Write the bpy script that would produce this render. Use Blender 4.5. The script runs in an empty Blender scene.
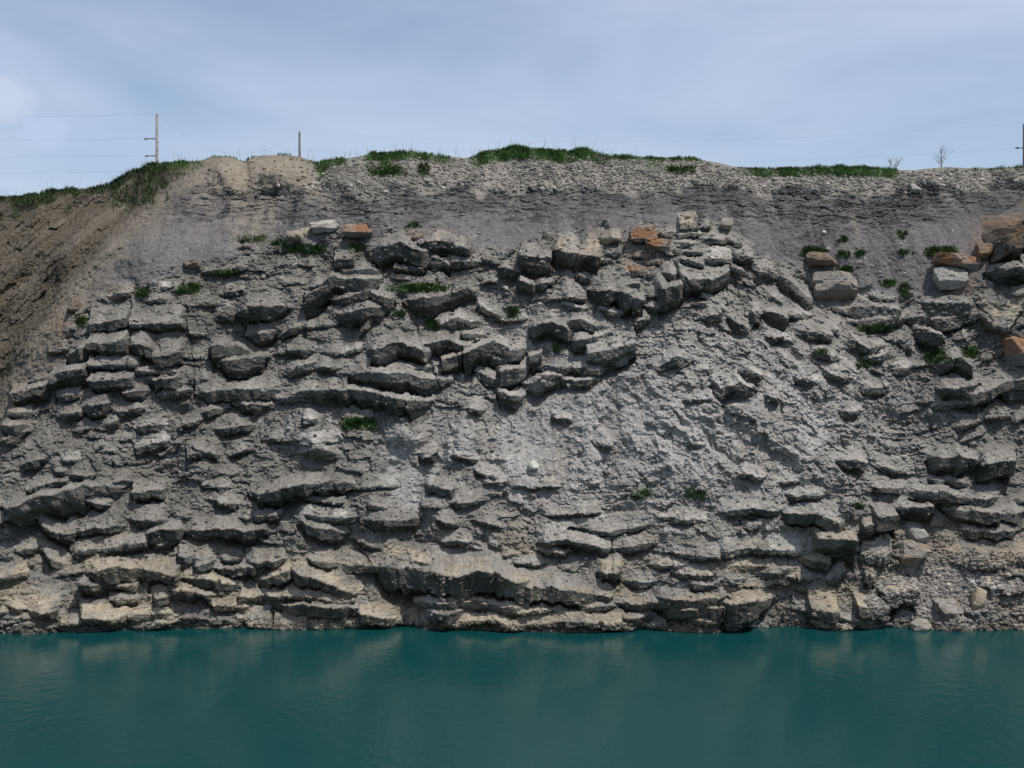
import bpy, math, random
import numpy as np

random.seed(7)
RNG = np.random.default_rng(11)
sc = bpy.context.scene
col = sc.collection

# ------------------------------------------------------------------ camera, sky, sun, exposure
F, CX, CY, CAMZ = 1229.0, 512.0, 384.0, 12.0
cam = bpy.data.cameras.new('camera')
cam.sensor_width = 36.0
cam.lens = 36.0 * F / 1024.0
cam.clip_end = 6000
cam_o = bpy.data.objects.new('camera', cam)
cam_o.location = (0, 0, CAMZ)
cam_o.rotation_euler = (math.radians(90), 0, 0)
col.objects.link(cam_o)
sc.camera = cam_o

SUN_DIR = np.array([0.34, -0.20, 0.90]); SUN_DIR /= np.linalg.norm(SUN_DIR)
SUN_EL = math.asin(SUN_DIR[2]); SUN_AZ = math.atan2(SUN_DIR[0], SUN_DIR[1])
w = bpy.data.worlds.new('World'); sc.world = w; w.use_nodes = True
nt = w.node_tree; nt.nodes.clear()
def N(t, **k):
    n = nt.nodes.new(t)
    for a, b in k.items(): setattr(n, a, b)
    return n
def world_nodes():
    L = nt.links.new
    sky = N('ShaderNodeTexSky', sky_type='NISHITA'); sky.sun_disc = False
    sky.sun_elevation = SUN_EL; sky.sun_rotation = SUN_AZ
    sky.altitude = 200; sky.air_density = 1.0; sky.dust_density = 1.2; sky.ozone_density = 2.0
    tc = N('ShaderNodeTexCoord')
    mp = N('ShaderNodeMapping'); mp.inputs['Scale'].default_value = (1.2, 1.2, 5.0)
    mp.inputs['Rotation'].default_value = (0.0, 0.12, 0.0)
    L(tc.outputs['Generated'], mp.inputs['Vector'])
    nz = N('ShaderNodeTexNoise'); nz.inputs['Scale'].default_value = 2.1; nz.inputs['Detail'].default_value = 7
    nz.inputs['Roughness'].default_value = 0.48; nz.inputs['Distortion'].default_value = 0.5
    L(mp.outputs[0], nz.inputs['Vector'])
    rp = N('ShaderNodeValToRGB'); rp.color_ramp.elements[0].position = 0.36; rp.color_ramp.elements[1].position = 0.72
    rp.color_ramp.elements[0].color = (0.16, 0.16, 0.16, 1); rp.color_ramp.elements[1].color = (0.62, 0.62, 0.62, 1)
    L(nz.outputs['Fac'], rp.inputs['Fac'])
    mx = N('ShaderNodeMix', data_type='RGBA'); mx.inputs['B'].default_value = (5.6, 6.1, 7.2, 1)
    L(rp.outputs['Color'], mx.inputs['Factor']); L(sky.outputs[0], mx.inputs['A'])
    last = mx.outputs['Result']
    # two small low clouds standing near the horizon at the left
    for (u, v, rad, c, amt) in ((4, 98, 0.026, (6.8, 7.0, 7.6, 1), 0.24), (48, 133, 0.020, (4.1, 4.9, 6.9, 1), 0.45)):
        d = np.array([(u - CX) / F, 1.0, (CY - v) / F]); d /= np.linalg.norm(d)
        n2 = N('ShaderNodeTexNoise'); n2.inputs['Scale'].default_value = 60; n2.inputs['Detail'].default_value = 5
        L(tc.outputs['Generated'], n2.inputs['Vector'])
        m2 = N('ShaderNodeVectorMath', operation='SUBTRACT'); m2.inputs[1].default_value = tuple(d)
        L(tc.outputs['Generated'], m2.inputs[0])
        m2s = N('ShaderNodeVectorMath', operation='MULTIPLY'); m2s.inputs[1].default_value = (1, 1, 1.4)
        L(m2.outputs[0], m2s.inputs[0])
        ln = N('ShaderNodeVectorMath', operation='LENGTH'); L(m2s.outputs[0], ln.inputs[0])
        ad = N('ShaderNodeMath', operation='MULTIPLY_ADD'); ad.inputs[1].default_value = -rad * 1.1
        L(n2.outputs['Fac'], ad.inputs[0]); L(ln.outputs['Value'], ad.inputs[2])
        mr = N('ShaderNodeMapRange', interpolation_type='SMOOTHSTEP')
        mr.inputs['From Min'].default_value = -rad * 0.1; mr.inputs['From Max'].default_value = rad * 0.6
        mr.inputs['To Min'].default_value = amt; mr.inputs['To Max'].default_value = 0.0
        L(ad.outputs[0], mr.inputs['Value'])
        m3 = N('ShaderNodeMix', data_type='RGBA'); m3.inputs['B'].default_value = c
        L(mr.outputs[0], m3.inputs['Factor']); L(last, m3.inputs['A']); last = m3.outputs['Result']
    bg = N('ShaderNodeBackground'); bg.inputs['Strength'].default_value = 0.130
    L(last, bg.inputs['Color'])
    out = N('ShaderNodeOutputWorld'); L(bg.outputs[0], out.inputs['Surface'])
world_nodes()

sun = bpy.data.lights.new('sun', 'SUN'); sun.energy = 5.0; sun.angle = math.radians(0.5)
sun.color = (1.0, 0.95, 0.87)
sun_o = bpy.data.objects.new('sun', sun); col.objects.link(sun_o)
sun_o.location = (30, 20, 60)
from mathutils import Vector
sun_o.rotation_euler = Vector(tuple(-SUN_DIR)).to_track_quat('-Z', 'Y').to_euler()
sc.view_settings.view_transform = 'Standard'; sc.view_settings.look = 'None'
sc.view_settings.exposure = 0.0; sc.view_settings.gamma = 1.0

# ------------------------------------------------------------------ numeric helpers
def h2(i, j, s=0):
    i = np.asarray(i).astype(np.int64).astype(np.uint32); j = np.asarray(j).astype(np.int64).astype(np.uint32)
    n = i * np.uint32(374761393) + j * np.uint32(668265263) + np.uint32((s * 1274126177) & 0xFFFFFFFF)
    n = (n ^ (n >> np.uint32(13))) * np.uint32(1103515245)
    n = (n ^ (n >> np.uint32(16))) * np.uint32(2654435761)
    n = n ^ (n >> np.uint32(15))
    return (n & np.uint32(0xFFFFFF)).astype(np.float32) / np.float32(0x1000000)
def facet(x, y, s=0, tilt=1.6):
    """broken-stone relief: jittered cells, each a tilted plane; about -1..1"""
    x = np.asarray(x, np.float32); y = np.asarray(y, np.float32)
    i = np.floor(x); j = np.floor(y)
    best = np.full(x.shape, 9., np.float32); val = np.zeros(x.shape, np.float32)
    for a in (-1, 0, 1):
        for b in (-1, 0, 1):
            ci, cj = i + a, j + b
            h = h2(ci, cj, s); k = h2(ci, cj, s + 1)
            dx = x - (ci + .15 + .7 * h); dy = y - (cj + .15 + .7 * k)
            d = dx * dx + dy * dy
            m = d < best
            t1 = (h * 7.13) % 1 - .5; t2 = (k * 5.71) % 1 - .5; t3 = ((h + k) * 9.37) % 1 - .5
            best = np.where(m, d, best); val = np.where(m, t3 * 1.2 + tilt * (t1 * dx + t2 * dy), val)
    return val
def vn(x, y, s=0):
    x = np.asarray(x, float); y = np.asarray(y, float)
    i = np.floor(x); j = np.floor(y); a = x - i; b = y - j
    a = a * a * a * (a * (a * 6 - 15) + 10); b = b * b * b * (b * (b * 6 - 15) + 10)
    return ((h2(i, j, s) * (1 - a) + h2(i + 1, j, s) * a) * (1 - b) +
            (h2(i, j + 1, s) * (1 - a) + h2(i + 1, j + 1, s) * a) * b) * 2 - 1
def fbm(x, y, o=4, s=0, g=0.5):
    r = 0; a = 1.0
    for k in range(o):
        r = r + a * vn(x, y, s + k * 17); a *= g
        x, y = x * 1.93 + y * 0.31 + 3.1, y * 1.93 - x * 0.31 + 1.7
    return r
def ridged(x, y, o=4, s=0):
    r = 0; a = 1.0
    for k in range(o):
        r = r + a * (1 - 2 * np.abs(vn(x, y, s + k * 13))); a *= 0.5
        x, y = x * 2.03 + y * 0.2, y * 2.03 - x * 0.2
    return r
def sm(a, b, x):
    t = np.clip((x - a) / (b - a), 0, 1); return t * t * (3 - 2 * t)
def lin(pts, x):
    p = np.array(pts, float); return np.interp(x, p[:, 0], p[:, 1])
def gauss(u, v, cu, cv, ru, rv):
    return np.exp(-(((u - cu) / ru) ** 2 + ((v - cv) / rv) ** 2))

# ------------------------------------------------------------------ the wall's large form, in metres (x across, y away, z up; water at 0)
XR = [(-3, -31), (3.6, -28.6), (9, -27), (12, -26.2), (14.7, -25.1), (18.9, -22.6), (22.9, -20.3), (25.8, -18.6), (28, -17.5)]
GZ = [(-3, -1.2), (0, 0.0), (5, 2.1), (10, 4.9), (15, 7.6), (19.5, 9.6), (21, 11.0), (23, 13.2), (24, 14.1), (26, 15.8), (30, 18)]
def Yb(x, z):
    z = np.asarray(z, float); x = np.asarray(x, float)
    g = (lin(GZ, z - 0.5) + lin(GZ, z) + lin(GZ, z + 0.5)) / 3
    xr = lin(XR, z)
    d = xr - x
    off = 0.9 * (0.5 * (d + np.sqrt(d * d + 0.8)))
    off = off - 0.25 * sm(0, 12, off) * off
    off = off + 0.8 * fbm(x * 0.13, z * 0.11, 3, 91) * sm(-1, 6, z + 6)
    # promontory at the left, chute, bulging middle, recess and trough at the right
    off = off - 0.9 * np.exp(-((x + 20) / 3.0) ** 2 - ((z - 14) / 4.5) ** 2)
    off = off + 0.8 * np.exp(-((x + 5.2) / 1.0) ** 2) * sm(9.5, 7.5, z)
    off = off - 1.2 * np.exp(-((x - 13) / 6.0) ** 2 - ((z - 9) / 6) ** 2)
    off = off + 1.6 * sm(16.5, 20.5, x) * sm(15, 9, z)
    off = off - 2.2 * sm(17.5, 22, x) * sm(4.2, 0, z)
    off = off + 1.3 * np.exp(-((x - 18) / 4.0) ** 2 - ((z - 18.5) / 3.0) ** 2)
    off = off - 1.2 * np.exp(-((x - 27.5) / 2.5) ** 2 - ((z - 18) / 2.5) ** 2)
    return 60.0 + g + off
def px(x, y, z):
    return CX + F * x / y, CY - F * (z - CAMZ) / y
def solve(u, v, d=0.0):
    """point of the wall (d metres proud of it) seen along a given bearing and elevation"""
    u = np.asarray(u, float); v = np.asarray(v, float)
    Y = np.full(np.broadcast(u, v).shape, 65.0)
    for _ in range(14):
        x = (u - CX) / F * Y; z = CAMZ + (CY - v) / F * Y
        Y = 0.28 * Y + 0.72 * (Yb(x, z) - d)
    return (u - CX) / F * Y, Y, CAMZ + (CY - v) / F * Y

CREST = [(-260, 205), (-60, 199), (0, 197), (30, 196), (55, 191), (85, 189), (110, 184), (130, 173), (150, 166), (175, 162), (200, 161), (214, 156),
         (232, 157), (243, 162), (256, 157), (280, 155), (300, 157), (316, 163), (330, 161), (355, 157), (375, 154), (420, 153), (440, 156),
         (468, 158), (490, 152), (515, 148), (535, 149), (555, 152), (585, 150), (605, 155), (620, 157), (660, 158), (690, 158), (715, 162), (735, 167), (760, 169), (830, 168), (870, 168),
         (890, 170), (915, 170), (945, 167), (985, 169), (1024, 166), (1300, 163)]
CU = np.linspace(-260, 1300, 600)
CVv = lin(CREST, CU)
cx_, cy_, cz_ = solve(CU, CVv)
order = np.argsort(cx_); cx_, cz_ = cx_[order], cz_[order]
def crest(x): return np.interp(x, cx_, cz_)

# geological boundaries, as bearings/elevations of the photograph's contacts
GRAVEL_B = [(0, 190), (200, 188), (310, 190), (350, 196), (400, 186), (500, 187), (600, 187), (700, 184), (760, 188), (850, 192), (900, 195), (960, 186), (1024, 184)]
ROCK_T = [(0, 330), (60, 312), (120, 283), (200, 266), (260, 250), (290, 240), (330, 236), (380, 236), (430, 230), (480, 244), (520, 246), (560, 234), (600, 230),
          (660, 232), (680, 214), (715, 216), (745, 250), (790, 268), (850, 290), (900, 298), (960, 296), (980, 285), (990, 236), (1002, 224), (1024, 212)]
SCREE = [(640, 425, 175, 62, 1.0), (540, 450, 110, 55, 1.0), (770, 430, 95, 80, .95), (830, 380, 60, 50, .7), (405, 470, 30, 55, 1.0), (430, 600, 22, 30, .8),
         (300, 420, 60, 25, .5), (520, 330, 28, 22, .9), (620, 330, 30, 30, .4), (950, 590, 70, 32, 1.0), (205, 480, 30, 25, .5),
         (450, 440, 70, 40, .8), (690, 480, 60, 22, .7), (740, 350, 40, 30, .5), (880, 275, 70, 22, 1.0), (600, 500, 60, 16, .4),
         (230, 300, 30, 25, .4), (180, 470, 40, 20, .4), (350, 300, 20, 20, .2)]

# ------------------------------------------------------------------ traced ledges: (points of the front edge), face height, top height[, colour][, 'b' square ends]
def V(ox, oy, s, items):
    out = []
    for it in items:
        pts = [(ox + p[0] * s, oy + p[1] * s) for p in it[0]]
        out.append((pts, it[1] * s, it[2] * s) + tuple(it[3:]))
    return out
S4, S9, S3 = 260 / 1024, 270 / 987, 270 / 1024
LEDGES = []
LEDGES += V(0, 250, S4, [
 ([(515,295),(735,292)],22,75,'b'), ([(365,300),(440,285),(512,275)],32,60,'b'), ([(516,380),(575,378),(612,395)],42,60), ([(612,425),(720,405)],40,70,'b'),
 ([(360,370),(430,372),(512,355)],48,50,'b'), ([(275,415),(355,385)],45,20), ([(365,455),(555,450)],22,40,'b'), ([(365,515),(540,510)],36,35,'b'),
 ([(540,475),(700,480)],18,15,'b'), ([(580,515),(715,500)],50,15), ([(220,495),(290,475),(355,470)],60,30,'b'), ([(500,565),(575,550)],32,35),
 ([(625,575),(740,550)],22,20), ([(235,580),(315,570)],22,35), ([(75,565),(200,530)],45,25), ([(330,620),(425,605)],40,35),
 ([(50,635),(130,640)],26,25), ([(20,690),(110,690)],50,20), ([(435,180),(515,165)],18,30,'t'), ([(575,205),(660,200)],14,25),
 ([(860,265),(935,255)],22,30), ([(940,240),(1024,230)],55,25), ([(850,385),(940,375),(985,395)],55,15), ([(880,445),(1024,420)],60,15),
 ([(800,560),(930,550),(1024,545)],40,35), ([(870,175),(955,160)],18,20), ([(930,610),(1024,605)],35,20),
 ([(400,690),(470,670)],22,20), ([(470,640),(560,620)],22,20), ([(240,650),(330,640)],25,18), ([(120,520),(190,505)],22,18), ([(700,700),(790,670)],20,18),
 ([(800,640),(900,625)],25,25), ([(860,700),(980,690)],28,22), ([(540,700),(640,690)],22,18,'w'), ([(690,160),(740,150)],10,18), ([(810,85),(960,70)],16,18),
 ([(640,150),(680,145)],12,14,'w')])
LEDGES += V(250, 230, S4, [
 ([(485,80),(600,62),(690,95)],62,18), ([(640,30),(710,30)],12,25,'o'), ([(680,55),(760,50),(860,80)],45,40), ([(790,130),(910,125)],22,35),
 ([(690,120),(740,115),(785,145)],36,15), ([(565,150),(690,160)],16,15,'b'), ([(570,190),(640,195)],10,20,'t'), ([(330,120),(410,115)],36,30,'b'),
 ([(345,160),(430,160),(500,165)],28,15), ([(270,220),(340,190),(490,200)],62,20), ([(340,275),(480,245),(540,275)],46,20), ([(330,335),(520,310)],50,40),
 ([(220,265),(325,225)],60,12,'b'), ([(640,285),(860,240),(880,255)],52,60), ([(0,310),(140,305)],50,30), ([(0,415),(110,400)],42,45),
 ([(745,375),(820,348),(905,365)],36,20), ([(490,475),(590,440),(690,480)],52,20), ([(700,450),(780,435),(850,460)],42,20), ([(750,520),(840,490)],42,20,'b'),
 ([(840,490),(960,440),(1024,470)],62,25,'b'), ([(390,570),(560,560),(740,590)],62,25), ([(270,545),(370,540)],22,20), ([(630,550),(720,545),(740,575)],26,15),
 ([(130,660),(250,630),(430,630),(640,670)],52,20), ([(0,635),(120,630)],32,25), ([(860,705),(920,710)],20,20), ([(0,700),(80,690)],26,15),
 ([(900,560),(1000,600)],32,15), ([(840,410),(930,415)],26,15), ([(145,50),(230,15)],14,15,'t'),
 ([(380,480),(440,465)],16,14,'w'), ([(150,480),(250,470)],30,24), ([(110,420),(200,380)],26,30), ([(150,560),(260,520)],24,22), ([(440,400),(480,360)],20,25,'t'),
 ([(900,300),(990,340)],20,28,'w'), ([(580,250),(630,250)],12,18,'w'), ([(940,500),(1024,520)],30,12), ([(220,740),(270,745)],24,12)])
LEDGES += V(500, 230, S4, [
 ([(75,110),(205,120)],62,50,'b'), ([(205,80),(290,95),(375,112)],46,60,'t'), ([(0,150),(70,165)],32,15), ([(75,205),(130,215)],32,20),
 ([(130,215),(205,210)],22,25), ([(245,270),(330,275)],16,60), ([(370,235),(470,245),(545,285)],50,45), ([(485,215),(545,215)],26,20,'b'),
 ([(525,100),(600,110)],12,15,'r'), ([(625,20),(695,10)],18,15), ([(515,165),(605,170)],16,20,'o'), ([(565,130),(640,125)],12,12),
 ([(625,240),(720,220)],60,30), ([(690,160),(730,200),(830,205),(895,160)],52,36,'b'), ([(800,115),(900,120)],26,40,'w'), ([(135,380),(200,360),(270,395)],42,15),
 ([(250,370),(320,355),(365,375)],32,15), ([(335,490),(530,445)],60,55,'b'), ([(300,440),(440,405)],42,10), ([(390,525),(500,505)],22,15),
 ([(0,480),(90,470)],50,20), ([(110,500),(170,480)],52,10,'b'), ([(175,540),(390,550)],32,25), ([(0,555),(100,540)],60,20), ([(105,610),(180,570),(250,575)],62,15),
 ([(250,590),(375,590)],26,15), ([(0,640),(90,655)],42,20), ([(620,540),(690,500),(740,510)],36,20), ([(770,555),(840,545)],22,20),
 ([(860,620),(920,600),(980,620)],46,20), ([(800,340),(860,330)],22,25), ([(535,365),(590,345)],26,15), ([(900,350),(980,390)],32,25), ([(980,330),(1024,330)],42,20),
 ([(940,550),(1024,570)],36,25), ([(205,735),(270,745)],16,10), ([(700,15),(790,20)],12,16), ([(695,50),(760,55)],14,14), ([(690,85),(790,90)],14,14), ([(700,120),(790,140)],16,12),
 ([(880,40),(940,60)],20,26), ([(900,90),(985,100)],26,22), ([(900,150),(960,170)],24,18), ([(400,310),(480,330)],22,18), ([(570,300),(650,310)],20,16), ([(250,300),(330,310)],14,14,'w'),
 ([(300,180),(360,200)],18,20), ([(640,170),(690,180)],30,24)])
LEDGES += V(764, 240, S4, [
 ([(430,230),(520,235)],14,15), ([(330,270),(430,260),(515,285)],42,20), ([(360,320),(560,310)],42,15), ([(560,300),(680,320),(850,290)],42,25),
 ([(640,250),(800,260)],46,25), ([(850,300),(900,340),(960,350),(1010,280)],24,80,'t'), ([(600,350),(690,390)],52,20), ([(330,400),(400,425),(470,415)],26,20),
 ([(0,280),(80,310)],40,20), ([(0,120),(50,140)],26,20), ([(60,150),(180,240)],36,25), ([(85,295),(180,295)],18,20), ([(120,350),(250,375)],26,20), ([(20,380),(110,395)],22,15),
 ([(690,585),(830,565)],42,25), ([(730,610),(850,600),(930,560),(1024,550)],46,25), ([(940,610),(1024,590)],26,20),
 ([(380,590),(470,580)],22,15), ([(300,680),(370,670)],22,15), ([(500,510),(570,500)],22,20,'w'), ([(0,620),(50,625)],26,15), ([(750,730),(850,715)],22,20),
 ([(670,490),(740,460),(800,500)],42,15), ([(900,110),(1024,120)],26,14,'b'), ([(660,650),(780,640)],18,18), ([(200,440),(290,470)],20,20), ([(400,470),(480,450)],18,16), ([(560,420),(590,440)],16,14,'w'),
 ([(860,700),(960,690)],20,22), ([(240,520),(330,545)],22,20), ([(120,540),(200,560)],18,18)])
LEDGES += V(0, 430, S9, [
 ([(70,280),(150,245),(270,215),(330,200),(420,205)],76,20), ([(265,165),(360,160)],22,25), ([(200,150),(265,145)],16,25), ([(240,110),(300,105)],12,25,'w'),
 ([(320,255),(400,270)],26,30), ([(490,225),(600,220)],42,25,'b'), ([(150,340),(200,365),(270,375)],46,40), ([(270,370),(360,355),(430,345)],26,30),
 ([(485,330),(590,330)],32,40), ([(535,380),(600,355),(660,360)],46,15), ([(680,370),(800,350),(960,370)],46,20), ([(265,445),(375,430)],26,35),
 ([(385,425),(545,410)],32,30,'b'), ([(545,420),(650,410)],22,15), ([(645,455),(715,460)],26,20), ([(345,515),(440,490),(535,510)],60,35,'t'),
 ([(540,510),(660,520)],46,35,'b'), ([(600,490),(670,500)],22,15), ([(715,490),(780,480)],32,30), ([(810,475),(880,470)],22,20), ([(780,505),(987,500)],36,10),
 ([(660,535),(770,540),(860,570)],32,20,'t'), ([(640,580),(700,580),(790,605)],36,15,'t'), ([(770,570),(840,590)],20,15), ([(385,560),(500,570)],26,15,'b'),
 ([(305,545),(385,560)],42,10,'b'), ([(410,620),(520,615)],26,25), ([(315,670),(460,680)],36,35,'t'), ([(460,675),(610,665)],24,25,'t'), ([(560,610),(630,605)],36,20),
 ([(880,605),(987,615)],26,20,'t'), ([(780,640),(910,650)],18,25,'t'), ([(120,660),(210,655)],26,60,'t'), ([(690,90),(760,80)],18,20), ([(500,65),(600,40)],22,30,'w'),
 ([(880,690),(985,720)],10,60,'t'), ([(90,130),(180,95)],26,15), ([(150,440),(240,490)],42,25), ([(0,50),(110,0)],32,15),
 ([(100,220),(170,200)],16,14), ([(180,195),(260,185)],18,14), ([(720,60),(800,90)],22,22), ([(840,90),(920,70)],16,18), ([(770,250),(870,270)],22,22), ([(870,320),(930,320)],20,20), ([(750,200),(830,205)],14,18),
 ([(0,540),(90,520)],20,30,'t'), ([(60,440),(140,430)],20,22), ([(20,640),(110,650)],18,24,'t'), ([(500,720),(640,700)],14,26,'t'), ([(230,700),(330,705)],14,22,'t')])
LEDGES += V(250, 430, S9, [
 ([(195,85),(250,65),(320,90)],32,20), ([(200,50),(320,40)],14,35,'w'), ([(45,225),(170,200),(290,185),(365,195)],52,15), ([(210,255),(330,265)],14,20),
 ([(200,310),(370,320)],26,25,'w'), ([(190,330),(340,380)],52,15), ([(0,370),(60,360)],32,20), ([(370,400),(470,430)],22,25), ([(430,330),(600,325)],32,35),
 ([(510,460),(640,480),(715,500)],50,30,'t'), ([(520,495),(640,505),(760,520),(870,500),(987,540)],90,25), ([(150,500),(210,520),(300,555),(375,600)],42,35,'t'),
 ([(220,465),(330,490)],26,25), ([(340,490),(465,500)],32,25), ([(0,605),(180,600),(350,630)],26,25,'t'), ([(90,632),(250,632),(390,655)],52,8),
 ([(0,715),(80,720)],10,80,'t','b'), ([(85,720),(210,725)],8,60,'t','b'), ([(210,720),(390,720)],12,30,'t'), ([(400,670),(530,690)],36,25,'t'),
 ([(650,630),(800,625),(970,640)],32,20,'t'), ([(660,665),(790,665)],50,8), ([(780,700),(900,690),(985,725)],20,30,'t'), ([(705,715),(790,715)],12,20,'t'),
 ([(625,100),(680,85)],22,15), ([(640,200),(740,215)],26,15), ([(730,265),(860,255)],20,20), ([(745,90),(830,110)],14,14), ([(0,480),(130,470)],42,25),
 ([(30,550),(150,510)],42,20,'t'), ([(0,320),(100,310)],26,20), ([(830,150),(900,170)],16,14), ([(860,190),(960,190)],10,14), ([(700,410),(800,405)],20,18), ([(820,330),(920,350)],18,18), ([(690,330),(760,345)],18,20),
 ([(430,270),(490,285)],18,20)])
LEDGES += V(500, 430, S9, [
 ([(170,405),(250,395),(400,435)],36,40), ([(250,355),(400,370),(540,345)],20,40), ([(420,435),(560,410)],26,45), ([(600,320),(740,325)],16,15),
 ([(820,295),(900,280),(987,285)],32,20), ([(590,440),(700,455),(790,450)],18,30), ([(810,440),(900,425),(987,440)],26,25), ([(365,520),(440,515)],36,35,'t'),
 ([(450,545),(560,555)],22,20), ([(0,540),(100,560),(270,575),(350,605)],52,25), ([(430,635),(580,620)],36,20), ([(580,605),(700,610),(800,600)],50,15),
 ([(620,655),(750,640),(810,645)],40,8), ([(20,665),(140,650),(240,665)],22,15,'t'), ([(100,710),(260,690),(330,700),(460,720)],20,40,'t'), ([(455,685),(560,680)],32,20),
 ([(530,720),(600,715)],14,12,'t'), ([(690,690),(820,690)],22,20,'t'), ([(810,620),(987,615)],100,15), ([(830,490),(987,500)],18,20,'t'), ([(0,720),(60,720)],12,30,'t'),
 ([(300,640),(430,640)],22,15), ([(180,310),(350,300)],12,16), ([(60,205),(210,205)],8,12), ([(640,520),(760,530)],16,18,'t'), ([(300,600),(400,610)],18,14), ([(40,480),(150,490)],14,16),
 ([(140,440),(240,450)],14,18), ([(560,490),(680,495)],14,20,'t'), ([(700,560),(790,570)],20,16), ([(880,160),(960,170)],14,14), ([(340,40),(400,55)],16,16), ([(690,40),(740,50)],14,14)])
LEDGES += V(754, 430, S9, [
 ([(0,285),(100,295)],26,15), ([(110,305),(200,295),(300,340)],42,25), ([(215,390),(360,390)],66,30,'b'), ([(130,235),(250,235)],20,15),
 ([(0,435),(210,440)],18,50,'w'), ([(180,470),(270,490)],22,35,'t'), ([(195,645),(290,650)],46,60,'t','b'), ([(355,630),(475,640)],60,35,'t','b'), ([(285,680),(380,690),(460,715)],22,25,'t'),
 ([(275,715),(340,715)],16,15,'t'), ([(215,705),(272,715)],16,15,'t'), ([(650,100),(720,90),(815,115)],66,20), ([(830,115),(940,110)],60,30),
 ([(310,110),(360,100),(400,120)],36,15), ([(440,125),(560,160)],22,25), ([(555,225),(660,215),(740,245)],46,25), ([(700,245),(880,250)],26,25), ([(520,275),(640,275)],42,15),
 ([(720,290),(880,300)],50,15), ([(885,305),(987,300)],36,25), ([(780,365),(930,370)],26,15), ([(430,310),(510,300)],60,25,'b'), ([(385,345),(455,340)],42,20,'b'),
 ([(400,460),(490,470)],32,50), ([(460,590),(580,575)],60,15,'t'), ([(750,480),(860,490),(987,460)],22,50,'t'), ([(905,525),(975,520)],10,30,'t','b'),
 ([(820,565),(890,560)],10,25,'t','b'), ([(900,590),(987,580)],10,50,'t','b'), ([(0,520),(120,525)],18,30,'t'), ([(120,540),(200,550)],18,25,'t'), ([(270,550),(325,510)],30,20),
 ([(640,180),(780,195)],18,18), ([(440,210),(540,205)],20,16), ([(400,520),(450,530)],40,25,'t'), ([(90,190),(160,185)],12,14,'w')])
LEDGES += V(500, 100, S3, [
 ([(670,475),(745,470)],28,40,'t','b'), ([(745,490),(790,485)],16,20), ([(865,585),(950,605)],32,25), ([(960,650),(1024,660)],28,30), ([(675,515),(750,510)],14,14), ([(760,530),(850,535)],16,20)])

LEDGES += [([(993, 232), (1003, 226), (1024, 217), (1052, 214)], 33, 13, 'r'), ([(988, 272), (1010, 268), (1040, 270)], 12, 8)]
# loose rocks that could be lifted off: bearing box u0,v0,u1,v1, depth metres, colour, roll, label
ROCKS = [
 (528, 460, 539, 471, 0.5, 'W', 4, 'small white stone lying alone on the grey scree at mid cliff'),
 (345, 224, 374, 239, 1.0, 'O', -3, 'square orange-topped block perched at the left end of the ledge tops'),
 (628, 228, 656, 248, 1.2, 'O', 6, 'upper rusty orange boulder of the two above the broken ledges'),
 (643, 240, 674, 254, 1.2, 'O', -4, 'lower rusty orange slab just below and right of the other orange boulder'),
 (599, 229, 621, 246, 1.1, 'T', 8, 'rounded tan boulder left of the rusty orange boulders'),
 (811, 271, 858, 303, 1.6, 'G', -3, 'big square grey block with a rust streak on the shale slope'),
 (806, 250, 836, 268, 1.2, 'R', 6, 'weathered boulder with an orange right side above the big square block'),
 (934, 266, 964, 291, 1.2, 'L', 4, 'pale square block tucked under an orange slab at the right'),
 (933, 255, 976, 271, 1.3, 'O', -12, 'tilted orange slab resting on the pale square block'),
 (974, 243, 990, 262, 1.0, 'D', -5, 'small dark boulder left of the rust-stained outcrop at the right edge'),
 (1006, 335, 1040, 366, 1.3, 'O', 10, 'rusty orange boulder at the right edge under the trough'),
 (717, 218, 732, 232, 0.8, 'T', 5, 'small tan boulder at the right end of the stacked ledge top'),
 (908, 184, 921, 194, 0.6, 'L', -12, 'pale stone lying on the gravel rim below the bare shrubs'),
 (895, 539, 930, 564, 1.4, 'G', 5, 'grey boulder jutting over the talus fan near the water'),
 (903, 522, 926, 546, 0.8, 'L', 15, 'broken pale rock standing on the boulder above the talus fan'),
 (971, 588, 987, 616, 0.7, 'T', -22, 'pointed upright stone leaning on the talus fan'),
 (934, 600, 960, 617, 0.9, 'G', 3, 'grey boulder half buried in the talus fan'),
 (906, 616, 930, 631, 0.9, 'T', -6, 'tan boulder at the water line below the talus fan'),
 (183, 262, 201, 270, 0.6, 'R', 3, 'small reddish stone above the green weeds at the left'),
 (68, 299, 84, 316, 0.8, 'R', -30, 'orange-stained stone on the ridge at the left'),
 (312, 220, 340, 234, 1.0, 'L', 8, 'pale rubble block left of the square orange-topped block'),
 (286, 231, 309, 244, 0.8, 'T', -28, 'tan slab tilted among weeds left of the pale rubble block'),
]

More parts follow.
